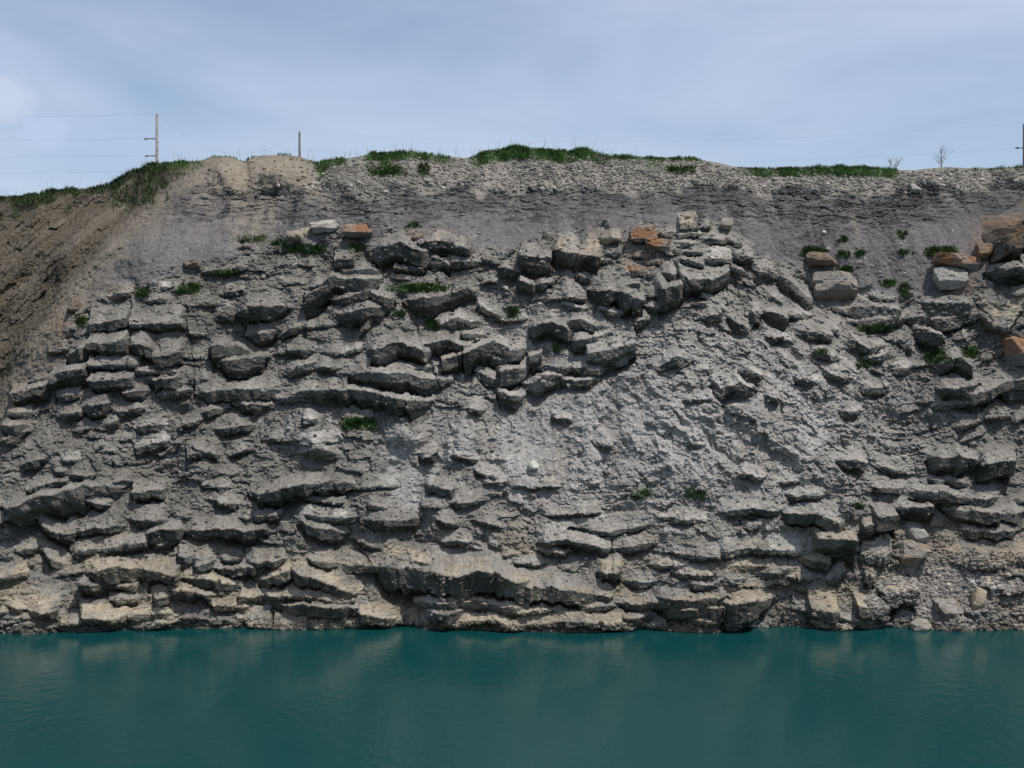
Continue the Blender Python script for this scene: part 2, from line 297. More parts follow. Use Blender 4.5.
# ------------------------------------------------------------------ colours of the rock (albedo)
C_ROCK = np.array([.185, .174, .157]); C_LIGHT = np.array([.285, .272, .25]); C_DARK = np.array([.095, .091, .083])
C_TAN = np.array([.25, .21, .15]); C_SHALE = np.array([.080, .076, .081]); C_SSCREE = np.array([.145, .138, .137])
C_GRAVEL = np.array([.25, .232, .206]); C_DIRT = np.array([.108, .089, .062]); C_SAND = np.array([.245, .212, .17])
C_OR = np.array([.20, .10, .05]); C_RUST = np.array([.16, .10, .06])
def left_of_ridge(x, z):
    return sm(-1.8, 1.2, lin(XR, z) - x + 0.5 * fbm(x * 0.7, z * 0.7, 3, 5))
def zones(u, v, x, z):
    n = 5.0 * fbm(x * 0.6, z * 0.6, 3, 21); n2 = fbm(x * 1.7, z * 1.7, 4, 31)
    dirt = left_of_ridge(x, z)
    vg = lin(GRAVEL_B, u); vr = lin(ROCK_T, u)
    gravel = sm(6, -5, v - vg + 1.7 * n + 3 * n2) * (1 - dirt)
    rock = sm(-7, 7, v - vr + 1.9 * n + 4 * n2) * (1 - dirt)
    shale = np.clip(1 - gravel - rock - dirt, 0, 1)
    scree = np.zeros_like(u)
    for (a, b, c, d, k) in SCREE: scree = np.maximum(scree, k * gauss(u, v, a, b, c, d))
    scree = sm(.35, .75, scree + 0.18 * n2) * rock
    return dirt, gravel, shale, rock, scree, n2
def wall_colour(u, v, x, z):
    dirt, gravel, shale, rock, scree, n2 = zones(u, v, x, z)
    def mix(a, b, t): return a * (1 - t[:, None]) + b * t[:, None]
    big = fbm(x * 0.25, z * 0.3, 4, 41)
    c = np.tile(C_ROCK, (len(u), 1))
    c = mix(c, C_LIGHT, sm(.0, .9, n2 + .4 * big) * .6)
    c = mix(c, C_DARK, sm(.25, .9, -n2 - .3 * big) * .7)
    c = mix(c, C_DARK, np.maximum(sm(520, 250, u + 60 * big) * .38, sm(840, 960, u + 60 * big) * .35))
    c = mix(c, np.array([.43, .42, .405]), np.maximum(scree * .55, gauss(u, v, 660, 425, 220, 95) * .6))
    low = sm(500, 600, v + 30 * big) * sm(-.5, .6, fbm(x * .6, z * 1.6, 4, 55) + .1)
    c = mix(c, C_TAN, low * .75)
    c = mix(c, np.array([.27, .25, .23]), scree * sm(.05, .5, -fbm(x * .75 + .3 * n2, z * .13, 3, 140)) * .8)
    # talus fan and gravelly foot at the right
    c = mix(c, np.array([.20, .187, .175]), gauss(u, v, 960, 595, 70, 34) * .8)
    sh = mix(np.tile(C_SHALE, (len(u), 1)), C_SSCREE, np.clip(sm(8, 42, v - lin(GRAVEL_B, u) + 10 * n2) + .15 * n2, 0, 1))
    sh = mix(sh, np.array([.235, .208, .17]), np.clip(1.5 * gauss(u, v, 258, 205, 55, 34) * (.55 + .9 * fbm(x * 1.1, z * .15, 3, 46)) + gauss(u, v, 855, 215, 9, 40) * .6, 0, 1) * .7)
    sh = mix(sh, C_SHALE * .72, np.clip(gauss(u, v, 985, 205, 35, 22) + .7 * gauss(u, v, 875, 200, 14, 14), 0, 1) * .9)
    lami = sm(.1, .7, fbm(x * .9, z * 5.0, 4, 43) + .5 * fbm(x * .3, z * .5, 2, 44)) * sm(60, 15, v - lin(GRAVEL_B, u))
    sh = mix(sh, C_SHALE * .45, lami * .85)
    sh = mix(sh, C_SHALE * .4, sm(.25, .7, fbm(x * 2.6, z * 4.5, 3, 48) + .5 * fbm(x * .35, z * .3, 2, 49)) * sm(55, 20, v - lin(GRAVEL_B, u)) * .8)
    sh = mix(sh, C_GRAVEL * .8, sm(.35, .8, fbm(x * .8, z * .18, 3, 47)) * sm(30, 2, v - lin(GRAVEL_B, u)) * .7)
    sh = mix(sh, C_SSCREE * 1.25, sm(.15, .8, fbm(x * 1.3, z * .22, 4, 45)) * .25)
    c = mix(c, sh, shale)
    g = mix(np.tile(C_GRAVEL, (len(u), 1)), C_GRAVEL * .72, sm(.0, .8, n2))
    g = mix(g, C_SAND, sm(335, 300, u))
    c = mix(c, g, gravel)
    d = mix(np.tile(C_DIRT, (len(u), 1)), C_SAND * .92, np.clip(.45 * sm(.0, .9, fbm((x * .62 + z * .78) * .10, (x * .78 - z * .62) * .9, 4, 66)) + .95 * sm(2.9, .8, lin(XR, z) - x + .6 * n2) + .2 * n2, 0, 1))
    d = mix(d, C_DIRT * .5, sm(.2, .9, fbm((x * .62 + z * .78) * .5, (x * .78 - z * .62) * 1.0, 4, 67) + .5 * n2) * .9 * sm(.5, 3.5, lin(XR, z) - x))
    c = mix(c, d * .82, dirt)
    c = c * .77
    rust = .35 * gauss(u, v, 1000, 240, 40, 22) + gauss(u, v, 590, 250, 10, 18) + .55 * gauss(u, v, 990, 550, 40, 12) + .6 * gauss(u, v, 60, 335, 12, 20) + gauss(u, v, 848, 300, 4, 14) + .8 * gauss(u, v, 640, 258, 22, 12) + .6 * gauss(u, v, 440, 238, 14, 8) + .7 * gauss(u, v, 968, 285, 12, 14)
    c = mix(c, C_RUST, np.clip(rust * (0.6 + .8 * n2), 0, 1) * .8)
    # damp stone along the water line
    wet = sm(.45, .05, z + .25 * n2); c = c * (1 - .5 * wet[:, None])
    return c

# ------------------------------------------------------------------ materials
def new_mat(name):
    m = bpy.data.materials.new(name); m.use_nodes = True
    n = m.node_tree.nodes; b = n['Principled BSDF']
    return m, n, m.node_tree.links.new, b
def rock_material():
    m, n, L, b = new_mat('weathered_rock')
    at = n.new('ShaderNodeAttribute'); at.attribute_name = 'Col'
    geo = n.new('ShaderNodeNewGeometry')
    n1 = n.new('ShaderNodeTexNoise'); n1.inputs['Scale'].default_value = 4.5; n1.inputs['Detail'].default_value = 9; n1.inputs['Roughness'].default_value = .68
    mp = n.new('ShaderNodeMapping'); mp.inputs['Scale'].default_value = (1, 1, 1.9); L(geo.outputs['Position'], mp.inputs['Vector']); L(mp.outputs[0], n1.inputs['Vector'])
    r1 = n.new('ShaderNodeMapRange'); r1.inputs['From Min'].default_value = .28; r1.inputs['From Max'].default_value = .72
    r1.inputs['To Min'].default_value = .55; r1.inputs['To Max'].default_value = 1.4; L(n1.outputs['Fac'], r1.inputs['Value'])
    mu = n.new('ShaderNodeVectorMath'); mu.operation = 'SCALE'; L(at.outputs['Color'], mu.inputs[0]); L(r1.outputs[0], mu.inputs['Scale'])
    # thin pale dust flecks
    n2 = n.new('ShaderNodeTexNoise'); n2.inputs['Scale'].default_value = 11; n2.inputs['Detail'].default_value = 4; L(geo.outputs['Position'], n2.inputs['Vector'])
    r2 = n.new('ShaderNodeMapRange'); r2.inputs['From Min'].default_value = .56; r2.inputs['From Max'].default_value = .74; r2.inputs['To Max'].default_value = .5; L(n2.outputs['Fac'], r2.inputs['Value'])
    mx = n.new('ShaderNodeMix'); mx.data_type = 'RGBA'; mx.inputs['B'].default_value = (.33, .31, .275, 1)
    L(r2.outputs[0], mx.inputs['Factor']); L(mu.outputs[0], mx.inputs['A']); L(mx.outputs['Result'], b.inputs['Base Color'])
    bp = n.new('ShaderNodeBump'); bp.inputs['Strength'].default_value = .7; bp.inputs['Distance'].default_value = .06
    L(n1.outputs['Fac'], bp.inputs['Height']); L(bp.outputs[0], b.inputs['Normal'])
    b.inputs['Roughness'].default_value = .95; b.inputs['Specular IOR Level'].default_value = .15
    return m
M_ROCK = rock_material()
def simple(name, c, rough=.8, var=.25, scale=3.0, trans=0.0):
    m, n, L, b = new_mat(name)
    geo = n.new('ShaderNodeNewGeometry')
    nz = n.new('ShaderNodeTexNoise'); nz.inputs['Scale'].default_value = scale; nz.inputs['Detail'].default_value = 5; L(geo.outputs['Position'], nz.inputs['Vector'])
    r = n.new('ShaderNodeMapRange'); r.inputs['From Min'].default_value = .3; r.inputs['From Max'].default_value = .7
    r.inputs['To Min'].default_value = 1 - var; r.inputs['To Max'].default_value = 1 + var; L(nz.outputs['Fac'], r.inputs['Value'])
    mu = n.new('ShaderNodeVectorMath'); mu.operation = 'SCALE'; mu.inputs[0].default_value = c; L(r.outputs[0], mu.inputs['Scale'])
    L(mu.outputs[0], b.inputs['Base Color']); b.inputs['Roughness'].default_value = rough; b.inputs['Specular IOR Level'].default_value = .2
    return m
M_GRASS = simple('green_grass', (.080, .150, .042), .7, .45, 1.3)
M_UNDER = simple('dark_undergrowth', (.038, .058, .022), .8, .5, 1.1)
M_WEED = simple('green_weeds', (.050, .090, .026), .7, .5, 2.4)
M_DRY = simple('dry_stalks', (.30, .25, .16), .9, .3, 2.0)
M_WOOD = simple('grey_wood', (.22, .205, .195), .9, .25, 3)
M_DARKWOOD = simple('dark_wood', (.10, .09, .085), .9, .25, 3)
M_METAL = simple('dark_metal', (.10, .10, .11), .6, .1, 3)
M_BARK = simple('shrub_bark', (.17, .15, .13), .9, .2, 3)
M_SOIL = simple('plateau_soil', (.16, .14, .08), .95, .3, .05)

# ------------------------------------------------------------------ mesh helpers
def mesh_obj(name, verts, faces, mat, parent=None, colour=None, kind=None, smooth=False):
    me = bpy.data.meshes.new(name)
    verts = np.asarray(verts, np.float32)
    if isinstance(faces, np.ndarray):
        k = faces.shape[1]; nf = len(faces)
        me.vertices.add(len(verts)); me.vertices.foreach_set('co', verts.ravel())
        me.loops.add(nf * k); me.loops.foreach_set('vertex_index', faces.astype(np.int32).ravel())
        me.polygons.add(nf); me.polygons.foreach_set('loop_start', np.arange(0, nf * k, k, dtype=np.int32))
        me.update(calc_edges=True)
    else:
        me.from_pydata(verts.tolist(), [], faces)
    me.polygons.foreach_set('use_smooth', np.full(len(me.polygons), smooth))
    if colour is not None:
        a = me.attributes.new('Col', 'FLOAT_COLOR', 'POINT')
        a.data.foreach_set('color', np.concatenate([np.clip(colour, 0, 1), np.ones((len(verts), 1))], 1).astype(np.float32).ravel())
    me.materials.append(mat); me.update()
    o = bpy.data.objects.new(name, me); col.objects.link(o)
    if parent is not None: o.parent = parent
    if kind: o['kind'] = kind
    return o
def empty(name, loc, label=None, cat=None, group=None):
    o = bpy.data.objects.new(name, None); col.objects.link(o); o.location = loc; o.empty_display_size = .2
    if label: o['label'] = label; o['category'] = cat
    if group: o['group'] = group
    return o
def grid_faces(r, c):
    i = np.arange(r - 1)[:, None] * c + np.arange(c - 1)[None, :]
    i = i.ravel(); return np.stack([i, i + 1, i + c + 1, i + c], 1)

# ------------------------------------------------------------------ the rock wall as one displaced sheet
def beds(x, z, thick, amp, s, dip):
    wz = z + dip + thick * .55 * fbm(x * .5 / thick * .35, z * .5 / thick * .35, 3, s)
    b = wz / thick; b = b + .38 * np.sin(b * 2.1 + s) * .9
    k = np.floor(b); f = b - k
    wd = thick * (1.3 + 3.2 * h2(k, 0, s + 1))
    xx = x + .35 * thick * fbm(x / thick * .8, z / thick * .8, 2, s + 3) + 20 * h2(k, 3, s + 2) + .3 * (f - .5) * thick * (h2(k, 9, s) - .5) * 3
    q = xx / wd; j = np.floor(q); g = q - j
    r = h2(k, j, s + 4); r2 = h2(k, j, s + 5); lf = .22 + .4 * h2(k, j, s + 6)
    prof = np.where(f > lf, (1 - f) / (1 - lf), .35 + .6 * (f / lf))
    e = np.minimum(g, 1 - g) * wd
    D = amp * ((r - .5) * 1.1 + (prof - .5) * (.35 + .9 * r2))
    D = D - amp * .5 * sm(.05, .0, e) * (r2 > .35)
    return D + amp * (g - .5) * (h2(k, j, s + 8) - .5) * .8
def auto_ledges():
    """small unnamed steps between the big ledges, following the local dip of the beds"""
    r = np.random.default_rng(77); out = []
    tries = 0
    while len(out) < 90 and tries < 9000:
        tries += 1
        u = r.uniform(-20, 1040); v = r.uniform(225, 628)
        if v < lin(ROCK_T, u) + 6: continue
        if any(L[0][0][0] - 3 < u < L[0][-1][0] + 3 and min(p[1] for p in L[0]) - L[2] - 3 < v < max(p[1] for p in L[0]) + L[1] * 1.2 + 3 for L in LEDGES): continue
        sc_ = max([k * math.exp(-((u - a) / c) ** 2 - ((v - b) / d) ** 2) for (a, b, c, d, k) in SCREE])
        if r.random() < sc_ * 1.15: continue
        if 470 < u < 860 and 380 < v < 500 and r.random() < .6: continue
        dip = .02 + .15 * float(vn(u * .012, v * .02, 401))
        if v < 480: dip += .55 * float(sm(690, 760, u) * sm(900, 860, u)) - .30 * float(sm(900, 950, u))
        if u < 120 and v > 330: dip -= .12
        ln = r.uniform(7, 30) * (1.3 if v > 480 else 1); n = max(2, int(ln / 9))
        us = np.linspace(u - ln / 2, u + ln / 2, n + 1)
        out.append(([(a, v + dip * (a - u) + r.uniform(-1.2, 1.2)) for a in us], r.uniform(1.5, 5.5), r.uniform(2.5, 8), 'auto'))
    return out
CRACKS = [[(412, 318), (422, 342), (431, 364), (441, 390)], [(573, 268), (585, 290), (594, 304)], [(189, 306), (188, 335), (196, 372), (194, 398)], [(131, 306), (131, 345), (130, 372)],
          [(672, 262), (682, 280), (694, 296)], [(352, 545), (368, 560), (384, 584)], [(272, 612), (271, 628)], [(612, 540), (613, 560)], [(976, 306), (992, 322)], [(455, 350), (463, 372)],
          [(185, 440), (187, 480)], [(860, 530), (858, 570)], [(720, 605), (716, 628)], [(330, 395), (322, 430)]]
def sculpt(u, v, shp, xs, ZZ, slope):
    """add every ledge to the relief: a sloping top, a sheer face and an undercut foot"""
    LD = np.zeros(shp, np.float32); REC = np.zeros(shp, np.float32); ID = np.full(shp, -1, np.int32); FC = np.zeros(shp, np.float32); TP = np.zeros(shp, np.float32)
    U = u.reshape(shp); Vv = v.reshape(shp); SL = slope.reshape(shp)
    wob = 1.3 * fbm(U * .11, Vv * .11, 3, 411); wov = .9 * facet(U * .16, Vv * .16, 412) + .5 * fbm(U * .3, Vv * .3, 2, 413)
    Uw = U + wob; Vw = Vv + wov
    allL = LEDGES + auto_ledges()
    FM = np.zeros(shp, bool)
    for phase, idx, L in [(p_, i_, l_) for p_ in (0, 1) for i_, l_ in enumerate(allL)]:
        pts, fh, th = np.array(L[0], float), L[1], L[2]
        flags = L[3:]; boxy = 'b' in flags; auto = 'auto' in flags
        r = np.random.default_rng(1000 + idx)
        ln0 = pts[-1, 0] - pts[0, 0]; ext = 0 if boxy else ln0 * .18
        ua, ub = pts[0, 0] - ext, pts[-1, 0] + ext
        fh = fh * (1.0 if auto else 1.35); T = (1.35 * th + 2.0) if boxy else (1.9 * th + 5.0)
        xa, xb = (ua - 8 - CX) / F * np.array([58, 92]), (ub + 8 - CX) / F * np.array([58, 92])
        i0, i1 = np.searchsorted(xs, min(xa.min(), xb.min())), np.searchsorted(xs, max(xa.max(), xb.max()))
        if i1 - i0 < 2: continue
        mid = (i0 + i1) // 2
        va, vb = pts[:, 1].min() - T - 10, pts[:, 1].max() + fh * 1.3 + 12
        rows = np.where((Vv[:, i0:i1].min(1) < vb) & (Vv[:, i0:i1].max(1) > va))[0]
        if len(rows) < 3: continue
        j0, j1 = rows[0], rows[-1] + 1
        uu = Uw[j0:j1, i0:i1]; vv = Vw[j0:j1, i0:i1]
        bp = [ua]
        while bp[-1] < ub - 5: bp.append(bp[-1] + r.uniform(3.5, 12) * (1.6 if boxy else 1))
        bp[-1] = ub
        if len(bp) < 3: bp = [ua, (ua + ub) / 2 + r.uniform(-1, 1), ub]
        bp = np.array(bp); nb = len(bp)
        def pw(lo, hi): return np.interp(uu, bp, r.uniform(lo, hi, nb))
        def st(lo, hi):                                     # stepped along the ledge: vertical joints
            k = np.clip(np.searchsorted(bp, uu.ravel()) - 1, 0, nb - 1).reshape(uu.shape); return r.uniform(lo, hi, nb)[k]
        vl = np.interp(uu, pts[:, 0], pts[:, 1]) + pw(-1, 1) * (.7 + .04 * fh)
        e0 = (uu - ua) / (ub - ua)
        tl, tr = (.02, .02) if boxy else (r.choice([.15, .3, .5]), r.choice([.15, .3, .5]))
        a = np.minimum(np.clip(e0 / tl, 0, 1), np.clip((1 - e0) / tr, 0, 1))
        inside = (e0 > 0) & (e0 < 1)
        f_ = fh * (.85 + .15 * a if boxy else .12 + .88 * np.clip(a * 1.3, 0, 1)) * pw(.75, 1.15) + .3
        d = np.clip(.10 + .021 * fh + .012 * th, .10, .7) * a * (.9 + .2 * pw(-.6, .6)) + st(-.07, .07) * a
        if auto: d = d * .85
        elif fh > 13: d = d + .10 * a
        elif boxy: d = d + .14
        rel = vv - vl; sl = SL[j0:j1, i0:i1] * .0545
        d = d + .85 * sl * f_ * a ** .7
        up = np.clip(1 + rel / (T * pw(.8, 1.2)), 0, 1) ** (1.15 if boxy else 1.5)
        t = rel / f_
        s_ = (slice(j0, j1), slice(i0, i1))
        if phase == 0:                                      # where sheer faces stand, no lower ledge may bury them
            if not auto: FM[s_] |= inside & (rel > 0) & (t <= 1) & (a > .25)
            continue
        kink = r.uniform(.35, .8); r0 = (.06 + .014 * fh) * (1.8 if fh > 13 else 1) * (.3 + .7 * a)
        fd = d - (sl * 1.2) * rel; fk = d - (sl * 1.2) * kink * f_
        face = np.where(t < kink, fd, fk + (t - kink) / (1 - kink) * (-r0 - fk))
        foot = -r0 * np.clip(1 - (rel - f_) / (3.0 + .25 * fh), 0, 1)
        c = np.where(rel <= 0, d * up, np.where(t <= 1, face, foot)) * inside
        pos = np.maximum(c, 0); neg = np.minimum(c, 0)
        s_ = (slice(j0, j1), slice(i0, i1))
        win = (pos > LD[s_]) & (pos > .015) & ~(FM[s_] & (rel < -.9 * th))
        LD[s_] = np.where(win, pos, LD[s_])
        isf = (rel > -.3) & (t <= 1.05)
        if not auto:
            own = (win | ((rel > 0) & (t <= 1) & inside & (pos >= LD[s_]))) & (rel > -th * 1.15 - 1.0) & (t <= 1)
            ID[s_] = np.where(own, idx, np.where(win, -1, ID[s_]))
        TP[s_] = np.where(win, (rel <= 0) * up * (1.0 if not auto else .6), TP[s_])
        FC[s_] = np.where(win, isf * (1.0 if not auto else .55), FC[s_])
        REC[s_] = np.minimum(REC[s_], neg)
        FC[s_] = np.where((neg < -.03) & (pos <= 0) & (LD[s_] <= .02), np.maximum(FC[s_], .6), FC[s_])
    REC = np.where(LD > .03, 0, REC)
    for line in CRACKS:
        p = np.array(line, float)
        best = np.full(shp, 99., np.float32)
        k0 = (Vv > p[:, 1].min() - 6) & (Vv < p[:, 1].max() + 6) & (U > p[:, 0].min() - 8) & (U < p[:, 0].max() + 8)
        uu, vv = Uw[k0], Vw[k0]; bb = np.full(uu.shape, 99.)
        for q in range(len(p) - 1):
            e = p[q + 1] - p[q]; tt = np.clip(((uu - p[q, 0]) * e[0] + (vv - p[q, 1]) * e[1]) / (e @ e), 0, 1)
            bb = np.minimum(bb, np.hypot(uu - p[q, 0] - tt * e[0], vv - p[q, 1] - tt * e[1]))
        best[k0] = bb
        REC = REC - .22 * sm(1.5, .3, best) * (.6 + .4 * fbm(U * .08, Vv * .08, 2, 415)); FC = np.maximum(FC, .6 * sm(1.4, .5, best))
    return LD.ravel(), REC.ravel(), ID, FC.ravel(), TP.ravel()
KEYS = {'t': (C_TAN, .5), 'o': (C_OR, .5), 'w': (C_LIGHT, .6), 'r': (np.array([.125, .075, .045]), .5)}
def build_wall():
    xs = np.concatenate([np.arange(-46, -34, .25), np.arange(-34, 32.5, .050), np.arange(32.5, 46, .25)])
    nr = 540
    t = np.linspace(0, 1, nr)
    cz = crest(xs)
    X = np.repeat(xs[None, :], nr, 0); Z = -1.2 + t[:, None] * (cz[None, :] + 1.2)
    shp = X.shape
    x = X.ravel(); z = Z.ravel()
    Y0 = Yb(x, z); u, v = px(x, Y0, z)
    dirt, gravel, shale, rock, scree, n2 = zones(u, v, x, z)
    wx = x + .12 * fbm(x * 2.2, z * 2.2, 3, 101); wz = z + .10 * fbm(x * 2.0, z * 2.4, 3, 111)
    dip = .9 * np.exp(-((x - 2) / 9) ** 2) + sm(8, 16, x) * sm(6, 12, z) * (x - 8) * .45 - sm(19, 24, x) * sm(5, 10, z) * (x - 19) * .7
    pat = sm(-.5, .6, fbm(x * .35, z * .35, 3, 115)) * (1 - .8 * gauss(u, v, 650, 430, 190, 70))
    coarse = beds(wx, wz, 1.3, .24, 200, dip) * (.3 + .7 * pat) + beds(wx + 7, wz, .46, .15, 300, dip) * (.1 + .9 * pat) + beds(wx + 3, wz, .19, .05, 350, dip) * pat
    crumb = .17 * facet(wx * .8, wz * 1.1, 120) + .11 * facet(wx * 2.2 + 5, wz * 3.0, 122) + .07 * facet(wx * 5.5, wz * 7.0, 124) + .03 * facet(x * 11, z * 13, 125) + .02 * fbm(x * 6, z * 7, 3, 130) + .12 * fbm(x * .8, z * .8, 3, 126)
    fine = .07 * facet(wx * 1.5, wz * 2.2, 127) + .045 * facet(wx * 4.5, wz * 6.5, 128) + .02 * facet(x * 10, z * 12, 129)
    slope = np.clip((Yb(x, z + .15) - Yb(x, z - .15)) / .3, .25, .8)
    LD, REC, ID, FC, TP = sculpt(u, v, shp, xs, Z, slope)
    rk = coarse * (1 - .93 * scree) + crumb * (1 - .55 * scree)
    ribs = (.20 * ridged((x - z * .8) * .25 + .3 * n2, (x * .9 + z) * .55 + .25 * n2, 3, 136) + .20 * facet((x - z * .8) * .6 + .3 * n2, (x * .9 + z) * 1.1 + .3 * n2, 137)) * np.clip(gauss(u, v, 770, 400, 130, 90) * 1.2, 0, 1)
    rk = rk + .42 * fbm(x * .38, z * .30, 2, 145) + scree * (.26 * fbm(x * .75 + .3 * n2, z * .13, 3, 140) + .03 * facet(x * 6, z * 6, 141)) + ribs
    m = np.clip((LD - REC) / .12, 0, 1)
    fa = (FC > .9)
    rk = rk * (1 - m) + (.42 * fbm(x * .38, z * .30, 2, 145) + fine * (1 - .6 * fa) + .22 * crumb * (1 - .8 * fa) + .10 * coarse * (1 - fa) + ribs) * m
    D = rock * rk + (LD + REC) * sm(.1, .5, rock + .6 * (np.repeat((ID >= 0).ravel()[:, None], 1, 1).ravel()))
    D += shale * ((.09 * facet(wx * .9, wz * 3.6, 400, .9) + .09 * facet(wx * 2.2, wz * 9.0, 402, .9)) * sm(50, 12, v - lin(GRAVEL_B, u)) + .12 * fbm(x * 1.1, z * .35, 4, 150) + .03 * fbm(x * 5, z * 5, 3, 160) + .04 * facet(x * 1.8, z * 7, 161) * sm(50, 10, v - lin(GRAVEL_B, u)) + .30 * fbm(x * .5, z * .12, 3, 163))
    lobes = .9 * gauss(u, v, 227, 172, 12, 16) + 1.1 * gauss(u, v, 280, 170, 30, 18) + .6 * gauss(u, v, 345, 182, 20, 14) - .7 * gauss(u, v, 246, 168, 4, 10) - .8 * gauss(u, v, 322, 168, 5, 12)
    D += gravel * (.16 * fbm(x * .9, z * .9, 4, 170) + .05 * facet(x * 3, z * 3.5, 180) * sm(300, 350, u) + .08 * fbm(x * 3, z * .4, 2, 185) * sm(320, 290, u)) + lobes * (gravel + shale)
    q = x * .62 + z * .78; p = x * .78 - z * .62
    D += dirt * (.40 * fbm(q * .22, p * .7, 4, 190) + .16 * facet(q * .9, p * 1.8, 195) * sm(.5, 4, lin(XR, z) - x) + .06 * facet(q * 2.2, p * 4.0, 196) + .05 * fbm(x * 5, z * 5, 3, 197))
    D *= .25 + .75 * sm(0, .06, 1 - np.repeat(t[:, None], shp[1], 1).ravel())
    Y = Y0 - D
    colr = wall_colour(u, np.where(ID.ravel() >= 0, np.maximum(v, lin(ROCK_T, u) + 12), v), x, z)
    nL = len(LEDGES); rr = np.random.default_rng(4)
    tone = np.append(rr.uniform(.86, 1.14, nL), 1.0); kc = np.zeros((nL + 1, 3)); ks = np.zeros(nL + 1); nof = np.zeros(nL + 1)
    for k, L in enumerate(LEDGES):
        for f in L[3:]:
            if f in KEYS: kc[k], ks[k] = KEYS[f]; nof[k] = f in 'or'
    idf = ID.ravel()
    colr = colr * tone[idf][:, None]
    kk = np.clip((ks[idf] + .55 * fbm(x * 1.5, z * 1.5, 3, 71)) * (ks[idf] > 0), 0, 1)[:, None]
    colr = colr * (1 - kk) + kc[idf] * kk
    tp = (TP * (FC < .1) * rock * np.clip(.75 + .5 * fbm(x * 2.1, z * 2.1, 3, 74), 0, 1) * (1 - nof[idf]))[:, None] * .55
    colr = colr * (1 - tp) + (C_LIGHT * .55 + colr * .75) * tp  # ledge tops: pale dust, plus sunlight painted in, stronger towards the lip
    # broken faces: dark greenish stone, taken near black to paint in undercut shade
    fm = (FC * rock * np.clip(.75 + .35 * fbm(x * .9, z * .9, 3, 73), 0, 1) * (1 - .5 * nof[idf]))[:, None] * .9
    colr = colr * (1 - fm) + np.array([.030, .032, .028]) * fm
    # the rim rolls back on to the plateau
    back = np.array([.12, .3, .6, 1.0, 1.6, 2.5, 4, 6, 9, 14, 22, 34, 50])
    nb = len(back)
    Yt = Y.reshape(shp)[-1]
    XB = np.repeat(xs[None, :], nb, 0) * (1 + back[:, None] * .004)
    YB = Yt[None, :] + back[:, None]
    tt = sm(2, 40, back)[:, None]
    ZB = (cz[None, :] + .12 * fbm(XB * .8, YB * .8, 3, 210) * sm(0, 1.5, back)[:, None] - .10 * back[:, None] ** .5) * (1 - tt) + 21.5 * tt
    V_ = np.concatenate([np.stack([x, Y, z], 1), np.stack([XB.ravel(), YB.ravel(), ZB.ravel()], 1)])
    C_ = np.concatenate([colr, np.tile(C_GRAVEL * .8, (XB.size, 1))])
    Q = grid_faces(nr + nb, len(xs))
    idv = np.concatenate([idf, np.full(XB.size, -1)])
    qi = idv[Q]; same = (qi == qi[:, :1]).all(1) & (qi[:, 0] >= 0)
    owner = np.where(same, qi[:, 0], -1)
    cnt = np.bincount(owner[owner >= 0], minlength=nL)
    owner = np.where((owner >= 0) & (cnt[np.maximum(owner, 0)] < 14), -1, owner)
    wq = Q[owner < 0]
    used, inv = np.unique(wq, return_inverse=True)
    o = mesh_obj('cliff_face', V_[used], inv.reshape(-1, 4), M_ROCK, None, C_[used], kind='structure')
    # every named ledge is a block of its own, closed behind
    for k in range(nL):
        q = Q[owner == k]
        if not len(q): continue
        used, inv = np.unique(q, return_inverse=True); f = inv.reshape(-1, 4); n = len(used)
        vf = V_[used]; vb_ = vf.copy(); vb_[:, 1] = vf[:, 1].max() * .3 + vf[:, 1] * .7 + .35
        e = np.concatenate([f[:, [0, 1]], f[:, [1, 2]], f[:, [2, 3]], f[:, [3, 0]]])
        es = np.sort(e, 1); key = es[:, 0] * n + es[:, 1]; _, ix, ct = np.unique(key, return_index=True, return_counts=True)
        be = e[ix[ct == 1]]
        side = np.stack([be[:, 1], be[:, 0], be[:, 0] + n, be[:, 1] + n], 1)
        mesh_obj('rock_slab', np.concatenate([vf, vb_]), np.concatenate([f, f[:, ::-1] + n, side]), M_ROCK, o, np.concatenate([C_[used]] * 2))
    return o, (xs, t, Y.reshape(shp), Z)
CLIFF, WALL = build_wall()
def surf(u, v):
    """the real displaced surface near a bearing"""
    x, y, z = solve(np.array([u], float), np.array([v], float))
    xs, t, YY, ZZ = WALL
    i = int(np.clip(np.searchsorted(xs, x[0]), 0, len(xs) - 1)); j = int(np.clip(np.searchsorted(ZZ[:, i], z[0]), 0, len(t) - 1))
    return float(x[0]), float(YY[j, i]), float(z[0])

# ------------------------------------------------------------------ loose rocks
def ico(sub):
    import bmesh
    bm = bmesh.new(); bmesh.ops.create_icosphere(bm, subdivisions=sub, radius=1.0)
    v = np.array([p.co[:] for p in bm.verts]); f = np.array([[q.index for q in p.verts] for p in bm.faces]); bm.free()
    return v, f
ICO4, ICO3, ICO1 = ico(5), ico(3), ico(1)
def rock_shape(base, r, boxy=.55, cuts=9, rough=.06):
    v, f = base; v = v.copy()
    m = np.abs(v).max(1, keepdims=True); v = v * (1 - boxy) + (v / m) * boxy * .9
    for _ in range(cuts):
        n = r.normal(size=3); n[2] *= .8; n /= np.linalg.norm(n); dd = r.uniform(.62, .92)
        s = np.maximum(0, v @ n - dd); v = v - s[:, None] * n
    if rough:
        v = v + v * (rough * facet(v[:, 0] * 1.7 + r.uniform(0, 9), v[:, 2] * 2.2 + v[:, 1] * 1.3, 5) + .4 * rough * facet(v[:, 0] * 5 + r.uniform(0, 9), v[:, 2] * 6 + v[:, 1] * 3, 6))[:, None]
    v /= (v.max(0) - v.min(0)) / 2
    v -= (v.max(0) + v.min(0)) / 2
    return v, f
